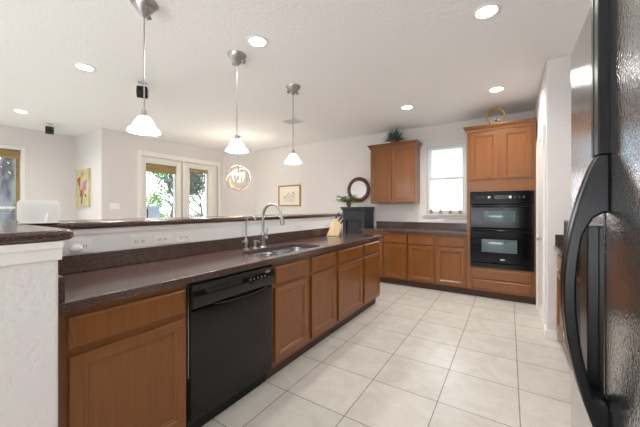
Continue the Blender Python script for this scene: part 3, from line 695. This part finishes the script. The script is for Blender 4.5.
obj('painted_stems', MB().tube([(-7.10, 2.248, 1.75), (-7.0, 2.248, 1.5), (-6.98, 2.248, 1.34)], .007, 5).tube([(-6.83, 2.248, 1.66), (-6.93, 2.248, 1.5), (-6.97, 2.248, 1.34)], .007, 5), 'stem', cv, True)

# ------------------------------------------------------------------ desk display on the bar
tb = thing('desk_display', 'small white rounded plastic display on a stand, at the left end of the raised bar', 'display', (-2.03, .476, 1.196), math.radians(72))
pan = MB().prism(rrect(-.08, .08, 0.006, .118, .018, 4), -.006, .006, 'y')
obj('shell', pan, 'plastic', tb, bevel=.003)
obj('back_panel', MB().prism([(-.066, .012), (.062, .012), (.056, .10), (-.06, .10)], -.0085, -.0055, 'y'), 'white', tb)
obj('kickstand', MB().tube([(.035, -.004, .055), (.025, -.035, .004)], .005, 8), 'plastic', tb)
obj('foot', MB().box(-.075, .075, -.03, .03, .0005, .007), 'plastic', tb, bevel=.002)

# ------------------------------------------------------------------ pendants
def pendant(loc, label):
    t = thing('pendant_light', label, 'pendant light', loc, group='pendant lights over the bar')
    obj('canopy', MB().lathe([(.088, -.0005), (.085, -.012), (.06, -.045), (.028, -.085), (.008, -.105)], (0, 0, 0), 20), 'nickel', t)
    obj('canopy_spot', MB().tube([(.03, .0, -.045), (.072, 0, -.07)], [.012, .02], 10).tube([(-.02, .03, -.045), (-.045, .055, -.07)], [.012, .02], 10), 'nickel', t)
    obj('rod', MB().tube([(0, 0, -.08), (0, 0, -.77)], .0045, 8), 'nickel', t)
    obj('socket', MB().lathe([(.006, -.755), (.018, -.765), (.02, -.80), (.024, -.815), (.02, -.82)], (0, 0, 0), 16), 'nickel', t)
    obj('lamp_shade', MB().lathe([(.026, -.805), (.038, -.812), (.056, -.835), (.070, -.862), (.080, -.884), (.098, -.897), (.105, -.910), (.104, -.918), (.098, -.914), (.090, -.902), (.072, -.888), (.062, -.864), (.048, -.837), (.030, -.816)], (0, 0, 0), 32, None, True), 'glow', t, smooth=60)
    obj('bulb', MB().ball((0, 0, -.868), .028, seg=12), 'bulb', t)
    l = lamp('POINT', 'bulb_light', (0, 0, -.90), 8, WARM, shadow_soft_size=.04); l.parent = t
    return t
p0 = pendant((-2.17, 1.06, H), 'nearest pendant with white bell shade, hanging over the bar at left')
tree_copy(p0, (-2.17, 1.90, H), .6, 'middle pendant with white bell shade, between the nearest and farthest')
tree_copy(p0, (-2.17, 2.76, H), 1.3, 'farthest pendant with white bell shade, left of the framed print')

# ------------------------------------------------------------------ ceiling fittings
def can(loc, label=None):
    t = thing('recessed_light', label, 'ceiling light', loc, group='recessed ceiling lights')
    obj('trim_ring', MB().lathe([(.068, -.0005), (.095, -.0005), (.093, -.006), (.072, -.009)], (0, 0, 0), 32, None, True), 'white', t)
    obj('lens', MB().lathe([(0, -.001), (.071, -.001), (.071, -.006), (0, -.006)], (0, 0, 0), 32), 'can_lens', t)
    l = lamp('SPOT', 'downlight', (0, 0, -.02), CAN_W*2.2, WARM, spot_size=math.radians(165), spot_blend=1.0, shadow_soft_size=.07); l.parent = t
    return t
c0 = can((-1.84, 1.84, H), 'recessed ceiling light between the middle and nearest pendants')
for x, y, lab in ((-3.67, 1.21, 'recessed ceiling light left of the nearest pendant'), (-6.15, 1.24, 'farthest left recessed ceiling light, near the living room wall'),
                  (-.14, 2.48, 'recessed ceiling light at the top right, closest to the refrigerator'), (-1.23, 4.21, 'recessed ceiling light in front of the upper wall cabinet'),
                  (-.13, 4.17, 'recessed ceiling light in front of the oven cabinet')):
    tree_copy(c0, (x, y, H), 0, lab, power=(1.25 if x > -1.5 else .85))
for x, y, lab in ((-3.4, -1.4, 'added fill downlight over the middle of the living room, unseen behind the viewer'), (-6.0, -1.4, 'added fill downlight beside the far living room wall, unseen behind the viewer')):
    tree_copy(c0, (x, y, H), 0, lab)  # two extra downlights out of view, added as fill light
def speaker(loc, label, rz):
    t = thing('ceiling_speaker', label, 'speaker', loc, rz, group='ceiling speakers')
    obj('bracket', MB().lathe([(.05, -.0005), (.05, -.006), (.012, -.01)], (0, 0, 0), 16).tube([(0, 0, -.006), (0, 0, -.06)], .008, 8), 'steel_edge', t)
    obj('cabinet', MB().prism([(-.055, -.05), (.05, -.05), (.065, -.14), (.02, -.185), (-.045, -.16)], -.055, .055, 'y'), 'black_soft', t, bevel=.012)
    obj('grille', MB().ball((.05, 0, -.115), .022, .045, .045, 12), 'black_gap', t)
    return t
s0 = speaker((-3.58, 1.73, H), 'black speaker hanging from the ceiling behind the nearest pendant', -.6)
tree_copy(s0, (-6.67, 1.70, H), -.3, 'black speaker hanging from the ceiling near the left wall')
vt = thing('ceiling_vent', 'flat square air vent in the ceiling behind the farthest pendant', 'vent', (-3.05, 3.85, H))
obj('frame', MB().box(-.15, .15, -.15, -.12, -.012, -.0005).box(-.15, .15, .12, .15, -.012, -.0005).box(-.15, -.12, -.12, .12, -.012, -.0005).box(.12, .15, -.12, .12, -.012, -.0005), 'white', vt, bevel=.002)
sl = MB()
for i in range(7): sl.prism([(-.10+i*.032, -.002), (-.085+i*.032, -.010), (-.083+i*.032, -.010), (-.098+i*.032, -.002)], -.12, .12, 'x')
obj('louvres', sl, 'grey_print', vt); obj('damper', MB().box(-.12, .12, -.12, .12, -.0015, -.0005), 'black_soft', vt)

# orb chandelier
CH = Vector((-4.60, 4.06, 1.88))
ch = thing('orb_chandelier', 'pale metal orb chandelier with candle bulbs in the dining nook', 'chandelier', (CH.x, CH.y, H))
obj('canopy', MB().lathe([(.06, -.0005), (.06, -.01), (.02, -.03)], (0, 0, 0), 20), 'nickel', ch)
obj('rod', MB().tube([(0, 0, -.02), (0, 0, -.60)], .005, 6), 'nickel', ch)
cz = CH.z-H; R_ = .255
og = M['nickel']
for i, (rx, rz) in enumerate(((0, 0), (90, 0), (90, 60), (90, 120), (55, 20), (-55, 20))):
    m_ = Matrix.Rotation(math.radians(rz), 4, 'Z') @ Matrix.Rotation(math.radians(rx), 4, 'X')
    obj('orb_ring', MB().ring((0, 0, cz), R_, .004, m_, 40, 6), 'gold' if i % 2 else 'nickel', ch)
obj('hub', MB().tube([(0, 0, cz+R_), (0, 0, cz-.06)], .008, 8).ball((0, 0, cz-.07), .022, seg=10), 'nickel', ch)
for k in range(4):
    a = k*PI/2+.5; c_, s_ = math.cos(a)*.11, math.sin(a)*.11
    arm = obj('arm', MB().tube([(0, 0, cz-.06), (c_*.6, s_*.6, cz-.09), (c_, s_, cz-.03)], .005, 6), 'nickel', ch)
    obj('candle', MB().tube([(c_, s_, cz-.03), (c_, s_, cz+.05)], .011, 8), 'ceramic', arm)
    obj('bulb', MB().ball((c_, s_, cz+.085), .022, .022, .036, 10), 'bulb', arm)
l = lamp('POINT', 'chandelier_light', (0, 0, cz+.08), 12, (1, .88, .74), shadow_soft_size=.12); l.parent = ch
